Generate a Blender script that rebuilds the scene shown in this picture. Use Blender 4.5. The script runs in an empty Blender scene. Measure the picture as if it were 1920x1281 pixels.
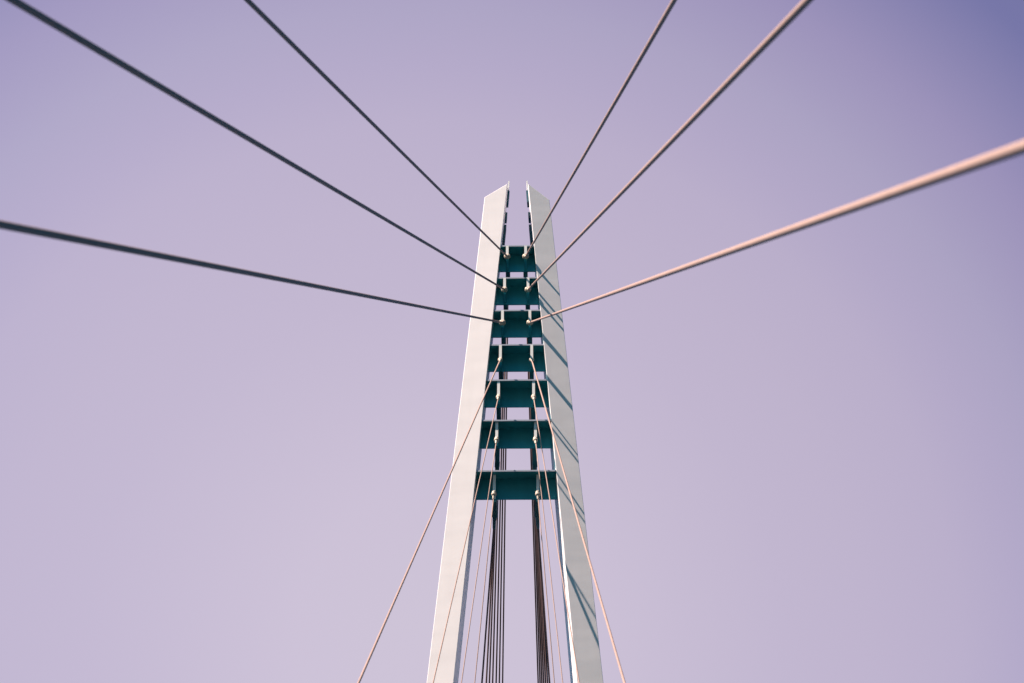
import bpy, bmesh, math
from mathutils import Vector, Matrix

CAM_ROT = [[0.999782, 0.006741, 0.019749], [0.015519, -0.872878, -0.487692], [0.013951, 0.487893, -0.872792]]
CAM_LOC = [0.727, 0.0, 1.6]
PORIG = [0.0, 30.0, 21.6]
UP = [0.0, -0.470568, 0.882364]
NRM = [0.0, -0.882364, -0.470568]
# stay cables: level (1 = top), side (-1 left, 1 right), anchor on the pylon, anchor on the deck edge (metres)
FRONT = [
    [1, -1, [-0.255, 19.346, 41.003], [-3.138, -4.962, 0.433]],
    [1, 1, [0.25, 19.348, 40.999], [3.087, -4.956, 0.433]],
    [2, -1, [-0.32, 19.864, 40.033], [-3.137, -3.248, 0.433]],
    [2, 1, [0.315, 19.866, 40.028], [3.066, -3.258, 0.433]],
    [3, -1, [-0.368, 20.367, 39.089], [-3.141, -1.536, 0.433]],
    [3, 1, [0.364, 20.37, 39.083], [3.061, -1.553, 0.433]],
    [4, -1, [-0.415, 20.92, 38.052], [-3.162, 9.118, 0.433]],
    [4, 1, [0.412, 20.923, 38.047], [3.075, 9.109, 0.433]],
    [5, -1, [-0.453, 21.457, 37.046], [-3.181, 17.595, 0.433]],
    [5, 1, [0.458, 21.46, 37.04], [3.068, 17.588, 0.433]],
    [6, -1, [-0.488, 22.051, 35.932], [-3.187, 27.026, 0.433]],
    [6, 1, [0.503, 22.054, 35.926], [3.118, 27.015, 0.433]],
    [7, -1, [-0.539, 22.781, 34.563], [-3.152, 36.505, 0.433]],
    [7, 1, [0.558, 22.784, 34.558], [3.146, 36.494, 0.433]],
]
BACK = [
    [1, -1, [-0.249, 20.27, 41.076], [-2.954, 127.681, 0.433]],
    [1, 1, [0.239, 20.273, 41.072], [2.879, 127.681, 0.433]],
    [2, -1, [-0.301, 20.788, 40.106], [-3.074, 114.713, 0.433]],
    [2, 1, [0.305, 20.79, 40.102], [2.851, 114.713, 0.433]],
    [3, -1, [-0.351, 21.284, 39.177], [-3.121, 101.403, 0.433]],
    [3, 1, [0.362, 21.286, 39.172], [2.825, 101.403, 0.433]],
    [4, -1, [-0.414, 21.79, 38.227], [-3.054, 87.413, 0.433]],
    [4, 1, [0.403, 21.793, 38.222], [2.907, 87.413, 0.433]],
    [5, -1, [-0.46, 22.314, 37.245], [-3.023, 74.083, 0.433]],
    [5, 1, [0.443, 22.316, 37.24], [3.009, 74.083, 0.433]],
    [6, -1, [-0.49, 22.896, 36.153], [-3.08, 61.359, 0.433]],
    [6, 1, [0.475, 22.899, 36.148], [3.218, 61.359, 0.433]],
    [7, -1, [-0.536, 23.574, 34.882], [-3.106, 45.578, 0.433]],
    [7, 1, [0.532, 23.577, 34.877], [3.172, 45.578, 0.433]],
]
# leg corner lines in the pylon's own axes: two points (x, u along the leg, n towards the front) each
LEGS = {
    'L': {"FI": [[-0.2705, 24.6725, 0.25], [-1.4297, 9.9231, 0.25]], "FO": [[-0.906, 24.2465, 0.195], [-2.0563, 9.9455, 0.195]], "BI": [[-0.2514, 25.6811, -0.95], [-1.3867, 10.3759, -0.95]]},
    'R': {"FI": [[0.3206, 24.666, 0.25], [1.4517, 9.9155, 0.25]], "FO": [[0.9148, 24.1323, 0.195], [2.0673, 9.9347, 0.195]], "BI": [[0.2789, 25.6159, -0.95], [1.3223, 10.3687, -0.95]]},
}
# crossbeams: height of the flange top and of the web's lower edge
RUNGS = [[22.537, 21.931], [21.461, 20.832], [20.396, 19.778], [19.3, 18.702], [18.209, 17.606], [16.998, 16.384], [15.535, 14.914]]

scene = bpy.context.scene
COL = scene.collection
R = math.radians
SUN_AZ, SUN_EL = -129.4, 37.2          # clockwise from +Y, degrees
SUN_DIR = Vector((math.sin(R(SUN_AZ)) * math.cos(R(SUN_EL)), math.cos(R(SUN_AZ)) * math.cos(R(SUN_EL)), math.sin(R(SUN_EL))))

# ------------------------------------------------------------------ helpers
def tag(o, label=None, cat=None, group=None, kind=None):
    if label: o['label'] = label
    if cat: o['category'] = cat
    if group: o['group'] = group
    if kind: o['kind'] = kind
    return o

def link_mesh(name, bm, mat, parent=None, smooth=False):
    bmesh.ops.recalc_face_normals(bm, faces=bm.faces[:])
    me = bpy.data.meshes.new(name)
    bm.to_mesh(me); bm.free()
    me.materials.append(mat)
    if smooth:
        for p in me.polygons: p.use_smooth = True
    o = bpy.data.objects.new(name, me)
    COL.objects.link(o)
    if parent: o.parent = parent
    return o

def prism(bm, quad_lo, quad_hi):
    """closed prism between two loops of points"""
    lo = [bm.verts.new(p) for p in quad_lo]; hi = [bm.verts.new(p) for p in quad_hi]
    n = len(lo)
    fs = [bm.faces.new(lo[::-1]), bm.faces.new(hi)]
    for i in range(n):
        fs.append(bm.faces.new((lo[i], lo[(i + 1) % n], hi[(i + 1) % n], hi[i])))
    return fs

def box(bm, x0, x1, y0, y1, z0, z1):
    return prism(bm, [(x0, y0, z0), (x1, y0, z0), (x1, y1, z0), (x0, y1, z0)],
                 [(x0, y0, z1), (x1, y0, z1), (x1, y1, z1), (x0, y1, z1)])

def bevel(bm, w, seg=2):
    bmesh.ops.bevel(bm, geom=bm.edges[:], offset=w, segments=seg, profile=0.5, affect='EDGES', clamp_overlap=True)

def lathe(bm, p, axis, prof, seg=20):
    """prof: (distance along axis, radius)"""
    axis = axis.normalized()
    a = axis.orthogonal().normalized(); b = axis.cross(a)
    rings = []
    for t, r in prof:
        rings.append([bm.verts.new(p + axis * t + (a * math.cos(2 * math.pi * i / seg) + b * math.sin(2 * math.pi * i / seg)) * r) for i in range(seg)])
    for q, w in zip(rings[:-1], rings[1:]):
        for i in range(seg):
            bm.faces.new((q[i], q[(i + 1) % seg], w[(i + 1) % seg], w[i]))
    bm.faces.new(rings[0][::-1]); bm.faces.new(rings[-1])

# ------------------------------------------------------------------ materials
def new_mat(name):
    m = bpy.data.materials.new(name); m.use_nodes = True
    nt = m.node_tree
    return m, nt, nt.nodes['Principled BSDF']

def N(nt, typ, **kw):
    n = nt.nodes.new(typ)
    for k, v in kw.items(): setattr(n, k, v)
    return n

def paint(name, col, rough=0.45, vary=0.06, streak=0.5, wave=0.0, spec=0.4, metal=0.0):
    """sprayed steel paint: slight tone clouds, run marks along the height, gentle plate waviness"""
    m, nt, p = new_mat(name)
    tc = N(nt, 'ShaderNodeTexCoord')
    mp = N(nt, 'ShaderNodeMapping'); mp.inputs['Scale'].default_value = (3.0, 3.0, 0.35)
    nt.links.new(tc.outputs['Object'], mp.inputs['Vector'])
    n1 = N(nt, 'ShaderNodeTexNoise'); n1.inputs['Scale'].default_value = 1.6; n1.inputs['Detail'].default_value = 6
    nt.links.new(mp.outputs[0], n1.inputs['Vector'])
    n2 = N(nt, 'ShaderNodeTexNoise'); n2.inputs['Scale'].default_value = 0.8; n2.inputs['Detail'].default_value = 3
    nt.links.new(tc.outputs['Object'], n2.inputs['Vector'])
    add = N(nt, 'ShaderNodeMath', operation='ADD'); nt.links.new(n1.outputs['Fac'], add.inputs[0]); nt.links.new(n2.outputs['Fac'], add.inputs[1])
    mr = N(nt, 'ShaderNodeMapRange'); mr.inputs['From Min'].default_value = 0.7; mr.inputs['From Max'].default_value = 1.3
    nt.links.new(add.outputs[0], mr.inputs['Value'])
    mx = N(nt, 'ShaderNodeMix', data_type='RGBA')
    mx.inputs['A'].default_value = (*[c * (1 - vary) for c in col], 1); mx.inputs['B'].default_value = (*[min(1, c * (1 + vary * .5)) for c in col], 1)
    nt.links.new(mr.outputs[0], mx.inputs['Factor']); nt.links.new(mx.outputs['Result'], p.inputs['Base Color'])
    p.inputs['Roughness'].default_value = rough
    p.inputs['Specular IOR Level'].default_value = spec; p.inputs['Metallic'].default_value = metal
    if wave:
        mw = N(nt, 'ShaderNodeMapping'); mw.inputs['Scale'].default_value = (0.35, 0.35, 1.0)
        nt.links.new(tc.outputs['Object'], mw.inputs['Vector'])
        nw = N(nt, 'ShaderNodeTexNoise'); nw.inputs['Scale'].default_value = 0.9; nw.inputs['Detail'].default_value = 2.5
        nt.links.new(mw.outputs[0], nw.inputs['Vector'])
        bp = N(nt, 'ShaderNodeBump'); bp.inputs['Strength'].default_value = 1.0; bp.inputs['Distance'].default_value = wave
        nt.links.new(nw.outputs['Fac'], bp.inputs['Height']); nt.links.new(bp.outputs[0], p.inputs['Normal'])
    return m

WHITE = paint('white_paint', (0.745, 0.69, 0.705), 0.5, 0.035, wave=0.014)
FINWHITE = paint('fin_paint', (0.80, 0.77, 0.76), 0.5, 0.04)
EDGE = paint('edge_paint', (0.36, 0.38, 0.46), 0.5, 0.06)
TEAL = paint('teal_paint', (0.05, 0.34, 0.39), 0.38, 0.12, metal=0.55)
DARKTEAL_SHADE = paint('dark_teal_paint_and_shade', (0.02, 0.08, 0.11), 0.45, 0.12)  # bracket paint; rear fins and sockets have their shade put into this colour
GALV = paint('socket_metal', (0.46, 0.37, 0.30), 0.5, 0.15)

def cable_mat(name, col):
    m, nt, p = new_mat(name)
    tc = N(nt, 'ShaderNodeTexCoord')
    n1 = N(nt, 'ShaderNodeTexNoise'); n1.inputs['Scale'].default_value = 9.0; n1.inputs['Detail'].default_value = 5
    nt.links.new(tc.outputs['Object'], n1.inputs['Vector'])
    mx = N(nt, 'ShaderNodeMix', data_type='RGBA')
    mx.inputs['A'].default_value = (*[c * .82 for c in col], 1); mx.inputs['B'].default_value = (*[c * 1.12 for c in col], 1)
    nt.links.new(n1.outputs['Fac'], mx.inputs['Factor']); nt.links.new(mx.outputs['Result'], p.inputs['Base Color'])
    p.inputs['Roughness'].default_value = 0.6; p.inputs['Specular IOR Level'].default_value = 0.1
    return m
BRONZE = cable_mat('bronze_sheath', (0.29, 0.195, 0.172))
SHADED_SHEATH = cable_mat('shaded_sheath', (0.11, 0.07, 0.07))  # rear cables: sheath copy with the shade of their unlit side in the colour

def plain(name, c1, c2, scale, rough):
    m, nt, p = new_mat(name)
    tc = N(nt, 'ShaderNodeTexCoord')
    n1 = N(nt, 'ShaderNodeTexNoise'); n1.inputs['Scale'].default_value = scale; n1.inputs['Detail'].default_value = 8
    nt.links.new(tc.outputs['Object'], n1.inputs['Vector'])
    mx = N(nt, 'ShaderNodeMix', data_type='RGBA'); mx.inputs['A'].default_value = (*c1, 1); mx.inputs['B'].default_value = (*c2, 1)
    nt.links.new(n1.outputs['Fac'], mx.inputs['Factor']); nt.links.new(mx.outputs['Result'], p.inputs['Base Color'])
    p.inputs['Roughness'].default_value = rough; p.inputs['Specular IOR Level'].default_value = 0.1
    bp = N(nt, 'ShaderNodeBump'); bp.inputs['Distance'].default_value = 0.02; nt.links.new(n1.outputs['Fac'], bp.inputs['Height']); nt.links.new(bp.outputs[0], p.inputs['Normal'])
    return m
WATER = plain('dark_water', (0.003, 0.016, 0.022), (0.006, 0.024, 0.031), 0.8, 0.5)
ASPHALT = plain('asphalt', (0.012, 0.017, 0.02), (0.022, 0.029, 0.033), 30, 0.9)

# ------------------------------------------------------------------ setting below the picture: water and deck
WZ = -6.0
bm = bmesh.new(); s = 6000
bm.faces.new([bm.verts.new(p) for p in ((-s, -s, WZ), (s, -s, WZ), (s, s, WZ), (-s, s, WZ))])
tag(link_mesh('water', bm, WATER), kind='structure')
bm = bmesh.new()
box(bm, -2.9, 2.9, -14, 140, -0.6, 0.0)
for sx in (-1, 1):
    x0, x1 = sorted((sx * 2.905, sx * 3.4)); box(bm, x0, x1, -14, 140, -0.6, 0.45)
tag(link_mesh('bridge_deck', bm, ASPHALT), kind='structure')

# ------------------------------------------------------------------ pylon
UPV, NV, P0 = Vector(UP), Vector(NRM), Vector(PORIG)
U_BASE = (WZ - 0.3 - P0.z) / UPV.z
pylon = bpy.data.objects.new('bridge_pylon', None); COL.objects.link(pylon)
base = P0 + UPV * U_BASE
M = Matrix(((1, 0, 0, base.x), (0, -NV.y, UPV.y, base.y), (0, -NV.z, UPV.z, base.z), (0, 0, 0, 1)))
pylon.matrix_world = M
tag(pylon, 'tall leaning white bridge tower of two legs joined by teal crossbeams', 'bridge tower')
def L(x, u, n): return Vector((x, -n, u - U_BASE))        # pylon axes -> the Empty's own axes
MI = M.inverted()

def on_line(pts, u):
    (x0, u0, n0), (x1, u1, n1) = pts
    t = (u - u0) / (u1 - u0)
    return x0 + (x1 - x0) * t, n0 + (n1 - n0) * t
def inner_x(side, u, n):
    c = LEGS['L' if side < 0 else 'R']
    xf, nf = on_line(c['FI'], u); xb, nb = on_line(c['BI'], u)
    return xf + (xb - xf) * (nf - n) / (nf - nb)

leg_objs = {}
for key, side in (('L', -1), ('R', 1)):
    c = LEGS[key]
    top = {'FI': c['FI'][0][1], 'FO': c['FO'][0][1], 'BI': c['BI'][0][1] - 0.3}
    def P(corner, u):
        if corner == 'BO':
            x, n = on_line(c['FO'], u); return x, u, n - 1.1
        x, n = on_line(c[corner], u); return x, u, n
    A, B, Cc = [Vector((P(k, top[k])[0], P(k, top[k])[2], top[k])) for k in ('FI', 'FO', 'BI')]
    nn = (B - A).cross(Cc - A)
    xo, _, no = P('BO', top['FO'] + .4)
    top['BO'] = A.z - (nn.x * (xo - A.x) + nn.y * (no - A.y)) / nn.z
    order = ('FI', 'FO', 'BO', 'BI')
    bm = bmesh.new()
    NR = 64
    rings = [[bm.verts.new(L(*P(k, U_BASE + (top[k] - U_BASE) * i / NR))) for k in order] for i in range(NR + 1)]
    for q, r_ in zip(rings[:-1], rings[1:]):
        for i in range(4): bm.faces.new((q[i], q[(i + 1) % 4], r_[(i + 1) % 4], r_[i]))
    bm.faces.new(rings[0][::-1]); bm.faces.new(rings[-1])
    bm.normal_update()
    sharp = [e for e in bm.edges if len(e.link_faces) == 2 and e.calc_face_angle() > .6]
    bmesh.ops.bevel(bm, geom=sharp, offset=.008, segments=2, profile=.5, affect='EDGES', clamp_overlap=True)
    leg = link_mesh('leg', bm, WHITE, pylon)
    leg_objs[side] = leg
    # small brackets on the inner face above the topmost crossbeam
    for (u0, u1, mat, pr) in ((25.02, 25.34, FINWHITE, .03), (24.59, 24.99, DARKTEAL_SHADE, .06), (24.02, 24.21, DARKTEAL_SHADE, .06), (23.17, 23.77, DARKTEAL_SHADE, .07)):
        bm = bmesh.new()
        lo, hi = [], []
        for u, lst in ((u0, lo), (u1, hi)):
            for n_, off in ((-.46, -.01), (-.46, pr), (-.74, pr), (-.74, -.01)):
                lst.append(L(inner_x(side, u, n_) - side * off, u, n_))
        prism(bm, lo, hi)
        link_mesh('bracket', bm, mat, leg)

FIN_N = [.262, .262, .262, .254, .205, .17, .06]
front_a = {(k, s): MI @ Vector(a) for k, s, a, f in FRONT}
back_a = {(k, s): MI @ Vector(a) for k, s, a, f in BACK}
for i, (ut, ub) in enumerate(RUNGS):
    k = i + 1
    # web plate
    bm = bmesh.new()
    th = .03
    pts = []
    def row(u, n): return [L(inner_x(-1, u, n) - .015, u, n), L(inner_x(1, u, n) + .015, u, n)]
    a, b = row(ub, -.165); c_, d_ = row(ub, -.195); e_, f_ = row(ut - .04, -.165); g_, h_ = row(ut - .04, -.195)
    prism(bm, [a, b, d_, c_], [e_, f_, h_, g_])
    beam = link_mesh('crossbeam', bm, TEAL, pylon)
    # flange on top of the web, its front edge plate
    bm = bmesh.new()
    a, b = row(ut - .038, .222); c_, d_ = row(ut - .038, -.68); e_, f_ = row(ut - .002, .222); g_, h_ = row(ut - .002, -.68)
    prism(bm, [a, b, d_, c_], [e_, f_, h_, g_])
    link_mesh('flange', bm, TEAL, beam)
    bm = bmesh.new()
    a, b = row(ut - .040, .236); c_, d_ = row(ut - .040, .2225); e_, f_ = row(ut, .236); g_, h_ = row(ut, .2225)
    prism(bm, [a, b, d_, c_], [e_, f_, h_, g_])
    link_mesh('edge_strip', bm, EDGE, beam)
    for s_ in (-1, 1):
        A = front_a[(k, s_)]; ua = A.z + U_BASE; x = A.x; nf = FIN_N[i]
        # front anchor fin: a plate hanging under the flange
        bm = bmesh.new()
        poly = [(-.164, ut - .044), (nf, ut - .0435), (nf, ua - .03), (nf - .07, ua - .08), (-.164, ub + .05)]
        w = .036
        prism(bm, [L(x - w, u, n) for n, u in poly], [L(x + w, u, n) for n, u in poly])
        bevel(bm, .006, 1)
        link_mesh('anchor_fin', bm, TEAL, beam)
        # white nose plate along the fin's front edge
        bm = bmesh.new()
        box(bm, x - .036, x + .036, -(nf + .016), -(nf + .0005), ua - .02 - U_BASE, ut - .0435 - U_BASE)
        link_mesh('nose_plate', bm, FINWHITE, beam)
        B = back_a[(k, s_)]; uB = B.z + U_BASE; x = B.x
        bm = bmesh.new()
        poly = [(-.196, ut - .044), (-.66, ut - .044), (-.66, uB + .14), (-.66, uB - .04), (-.53, uB - .10), (-.196, ub + .05)]
        w = .058
        prism(bm, [L(x - w, u, n) for n, u in poly], [L(x + w, u, n) for n, u in poly])
        bevel(bm, .006, 1)
        link_mesh('anchor_fin', bm, DARKTEAL_SHADE, beam)  # rear fin: shade behind the beam is put into its darker colour

# ------------------------------------------------------------------ stay cables
ORD = ['topmost', 'second', 'third', 'fourth', 'fifth', 'sixth', 'lowest']
FD = [.048, .050, .052, .036, .025, .023, .023]
FLAB = {
    (1, -1): 'dark stay cable climbing to the upper left from the topmost crossbeam',
    (1, 1): 'thin pinkish stay cable rising to the top edge from the right of the topmost crossbeam',
    (2, -1): 'dark thick stay cable reaching the upper left corner from the second crossbeam from the top',
    (2, 1): 'pink and black stay cable reaching the upper right from the second crossbeam from the top',
    (3, -1): 'dark stay cable running almost level to the left edge from the third crossbeam down',
    (3, 1): 'thickest bright pink stay cable running to the right edge from the third crossbeam down',
    (4, -1): 'stay cable slanting down left across the white leg from the fourth crossbeam down',
    (4, 1): 'stay cable slanting down right across the grey leg from the fourth crossbeam down',
    (5, -1): 'thin stay cable from the fifth crossbeam down, crossing the white left leg low in view',
    (5, 1): 'thin stay cable from the fifth crossbeam down, meeting the inner edge of the right leg',
    (6, -1): 'thin pale stay cable from left end of the sixth crossbeam, beside the left leg',
    (6, 1): 'thin pale stay cable from right end of the sixth crossbeam, beside the right leg',
    (7, -1): 'thin pale stay cable from the socket on the left of the lowest crossbeam',
    (7, 1): 'thin pale stay cable from the bright socket on the right of the lowest crossbeam',
}
for k, s_, a, f in FRONT:
    A, F = Vector(a), Vector(f); dr = (F - A).normalized()
    r = FD[k - 1] / 2
    root = bpy.data.objects.new('stay_cable', None); COL.objects.link(root); root.location = A
    tag(root, FLAB[(k, s_)], 'cable', 'stay cables on the near side of the tower')
    bm = bmesh.new(); Lc = (F - A).length
    lathe(bm, Vector((0, 0, 0)), dr, [(Lc * i / 24, r) for i in range(25)], 24)
    link_mesh('sheath', bm, BRONZE, root, True)
    # socket: tapered sleeve, collar and a cross pin through the fin
    bm = bmesh.new(); q = max(r, .022); hs = 1.0 if k < 4 else .82
    lathe(bm, -dr * .09, dr, [(v, h * hs) for v, h in ((0, .045), (.02, .066), (.10, .068), (.12, .058), (.14, .044))] + [(.21, q * 1.25), (.23, q * 1.12), (.235, r * 1.01)], 24)
    link_mesh('socket', bm, GALV, root)
    bm = bmesh.new()
    ps = .9 if k < 4 else .66
    lathe(bm, Vector((-.095 * ps, 0, 0)), Vector((1, 0, 0)), [(t * ps, h * ps) for t, h in ((0, .03), (.012, .055), (.035, .074), (.065, .082), (.078, .082), (.082, .07), (.108, .07), (.112, .082), (.125, .082), (.155, .074), (.178, .055), (.19, .03))], 20)
    link_mesh('pin', bm, GALV, root)

BD = .044
GAPS = {-1: 'left', 1: 'right'}
for k, s_, a, f in BACK:
    A, F = Vector(a), Vector(f); dr = (F - A).normalized()
    r = BD / 2
    root = bpy.data.objects.new('stay_cable', None); COL.objects.link(root); root.location = A
    side = GAPS[s_]
    if k == 1: lab = 'dark rear stay cable from the topmost crossbeam, innermost of the %s bundle behind the tower' % side
    elif k == 7: lab = 'rear stay cable hung behind the lowest crossbeam, outermost of the %s bundle' % side
    else: lab = 'dark rear stay cable of the %s bundle, fixed behind the %s crossbeam from the top' % (side, ORD[k - 1])
    tag(root, lab, 'cable', 'stay cables on the far side of the tower')
    bm = bmesh.new(); Lc = (F - A).length
    lathe(bm, Vector((0, 0, 0)), dr, [(Lc * i / 24, r) for i in range(25)], 20)
    link_mesh('sheath', bm, SHADED_SHEATH, root, True)
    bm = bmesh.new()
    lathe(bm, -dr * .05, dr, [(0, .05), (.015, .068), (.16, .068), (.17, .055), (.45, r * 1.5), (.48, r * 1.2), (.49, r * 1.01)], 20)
    link_mesh('socket', bm, DARKTEAL_SHADE, root)  # rear socket, its shade painted in as dark teal

# ------------------------------------------------------------------ light and sky
EXPO = 1.6
w = bpy.data.worlds.new('World'); scene.world = w; w.use_nodes = True
nt = w.node_tree; nt.nodes.clear()
out = N(nt, 'ShaderNodeOutputWorld')
sky = N(nt, 'ShaderNodeTexSky'); sky.sky_type = 'NISHITA'; sky.sun_disc = False
sky.sun_elevation = R(SUN_EL); sky.sun_rotation = R(SUN_AZ)
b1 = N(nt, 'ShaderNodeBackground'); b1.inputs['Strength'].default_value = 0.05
# added tint: unseen low sky dimmed and turned teal to set the fill light
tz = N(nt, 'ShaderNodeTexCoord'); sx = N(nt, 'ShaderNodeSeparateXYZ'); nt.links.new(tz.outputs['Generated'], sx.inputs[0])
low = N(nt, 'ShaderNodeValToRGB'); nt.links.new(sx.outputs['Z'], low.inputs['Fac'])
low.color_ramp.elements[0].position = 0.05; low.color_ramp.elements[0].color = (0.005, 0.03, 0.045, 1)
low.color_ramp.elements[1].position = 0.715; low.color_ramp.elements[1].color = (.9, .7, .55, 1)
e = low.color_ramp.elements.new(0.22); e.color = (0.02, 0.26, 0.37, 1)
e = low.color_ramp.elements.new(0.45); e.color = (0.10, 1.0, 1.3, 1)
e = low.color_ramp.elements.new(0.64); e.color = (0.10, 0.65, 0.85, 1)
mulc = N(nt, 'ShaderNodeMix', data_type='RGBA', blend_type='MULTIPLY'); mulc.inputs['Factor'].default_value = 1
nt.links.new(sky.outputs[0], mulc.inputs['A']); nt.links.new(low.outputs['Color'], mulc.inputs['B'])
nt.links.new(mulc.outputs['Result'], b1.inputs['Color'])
# mauve evening haze, brightest in the north low sky and fading away from it
tc = N(nt, 'ShaderNodeTexCoord')
dot = N(nt, 'ShaderNodeVectorMath', operation='DOT_PRODUCT'); dot.inputs[1].default_value = (-0.0665, 0.6331, 0.7712)
nt.links.new(tc.outputs['Generated'], dot.inputs[0])
ac = N(nt, 'ShaderNodeMath', operation='ARCCOSINE'); nt.links.new(dot.outputs['Value'], ac.inputs[0])
mr = N(nt, 'ShaderNodeMath', operation='DIVIDE'); nt.links.new(ac.outputs[0], mr.inputs[0]); mr.inputs[1].default_value = R(60)
ramp = N(nt, 'ShaderNodeValToRGB'); nt.links.new(mr.outputs[0], ramp.inputs['Fac'])
def lin(c): 
    c /= 255.0
    return c / 12.92 if c <= .04045 else ((c + .055) / 1.055) ** 2.4
g = 2 ** EXPO
def add_for(rgb, nish): return [max(0, lin(v) / g - .05 * q * t) for v, q, t in zip(rgb, nish, (.9, .7, .55))]
STOPS = [(0, (206, 196, 215), (.76, 1.21, 2.15)), (5, (204, 193, 214), (.74, 1.17, 2.1)), (12, (194, 183, 208), (.73, 1.17, 2.1)), (15, (191, 180, 206), (.72, 1.16, 2.1)),
         (18, (187, 176, 204), (.74, 1.17, 2.1)), (20, (180, 170, 201), (.74, 1.18, 2.1)), (22, (173, 165, 197), (.74, 1.18, 2.1)), (25, (157, 148, 187), (.70, 1.12, 2.0)), (28.9, (119, 119, 168), (.67, 1.07, 1.93))]
cr = ramp.color_ramp; cr.interpolation = 'B_SPLINE' if False else 'LINEAR'
for j, (deg, rgb, ni) in enumerate(STOPS):
    e = cr.elements[0] if j == 0 else (cr.elements[1] if j == 1 else cr.elements.new(deg / 60))
    e.position = deg / 60; e.color = (*add_for(rgb, ni), 1)
e = cr.elements.new(1.0); e.color = (0, .004, .006, 1)
b2 = N(nt, 'ShaderNodeBackground'); b2.inputs['Strength'].default_value = 1.0
nt.links.new(ramp.outputs['Color'], b2.inputs['Color'])
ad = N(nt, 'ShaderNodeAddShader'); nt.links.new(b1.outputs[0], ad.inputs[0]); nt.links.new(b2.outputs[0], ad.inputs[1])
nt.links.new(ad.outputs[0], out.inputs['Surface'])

sun = bpy.data.lights.new('sun', 'SUN'); sun.energy = 5.0; sun.angle = R(0.45); sun.color = (1.0, 0.84, 0.72)
so = bpy.data.objects.new('sun', sun); COL.objects.link(so)
so.rotation_euler = (-SUN_DIR).to_track_quat('-Z', 'Y').to_euler(); so.location = (-40, -30, 60)

# ------------------------------------------------------------------ camera
cam = bpy.data.cameras.new('camera'); co = bpy.data.objects.new('camera', cam); COL.objects.link(co)
m = Matrix(CAM_ROT).to_4x4(); m.translation = Vector(CAM_LOC); co.matrix_world = m
cam.sensor_width = 36; cam.lens = 3000 / 1920 * 36
cam.clip_start = .05; cam.clip_end = 20000
cam.dof.use_dof = True; cam.dof.focus_distance = 43; cam.dof.aperture_fstop = 1.7
scene.camera = co
scene.render.engine = 'CYCLES'
scene.render.resolution_x, scene.render.resolution_y = 1024, 683
scene.cycles.use_denoising = True
vs = scene.view_settings
vs.view_transform = 'Standard'; vs.look = 'None'; vs.exposure = EXPO; vs.gamma = 1; vs.use_curve_mapping = False
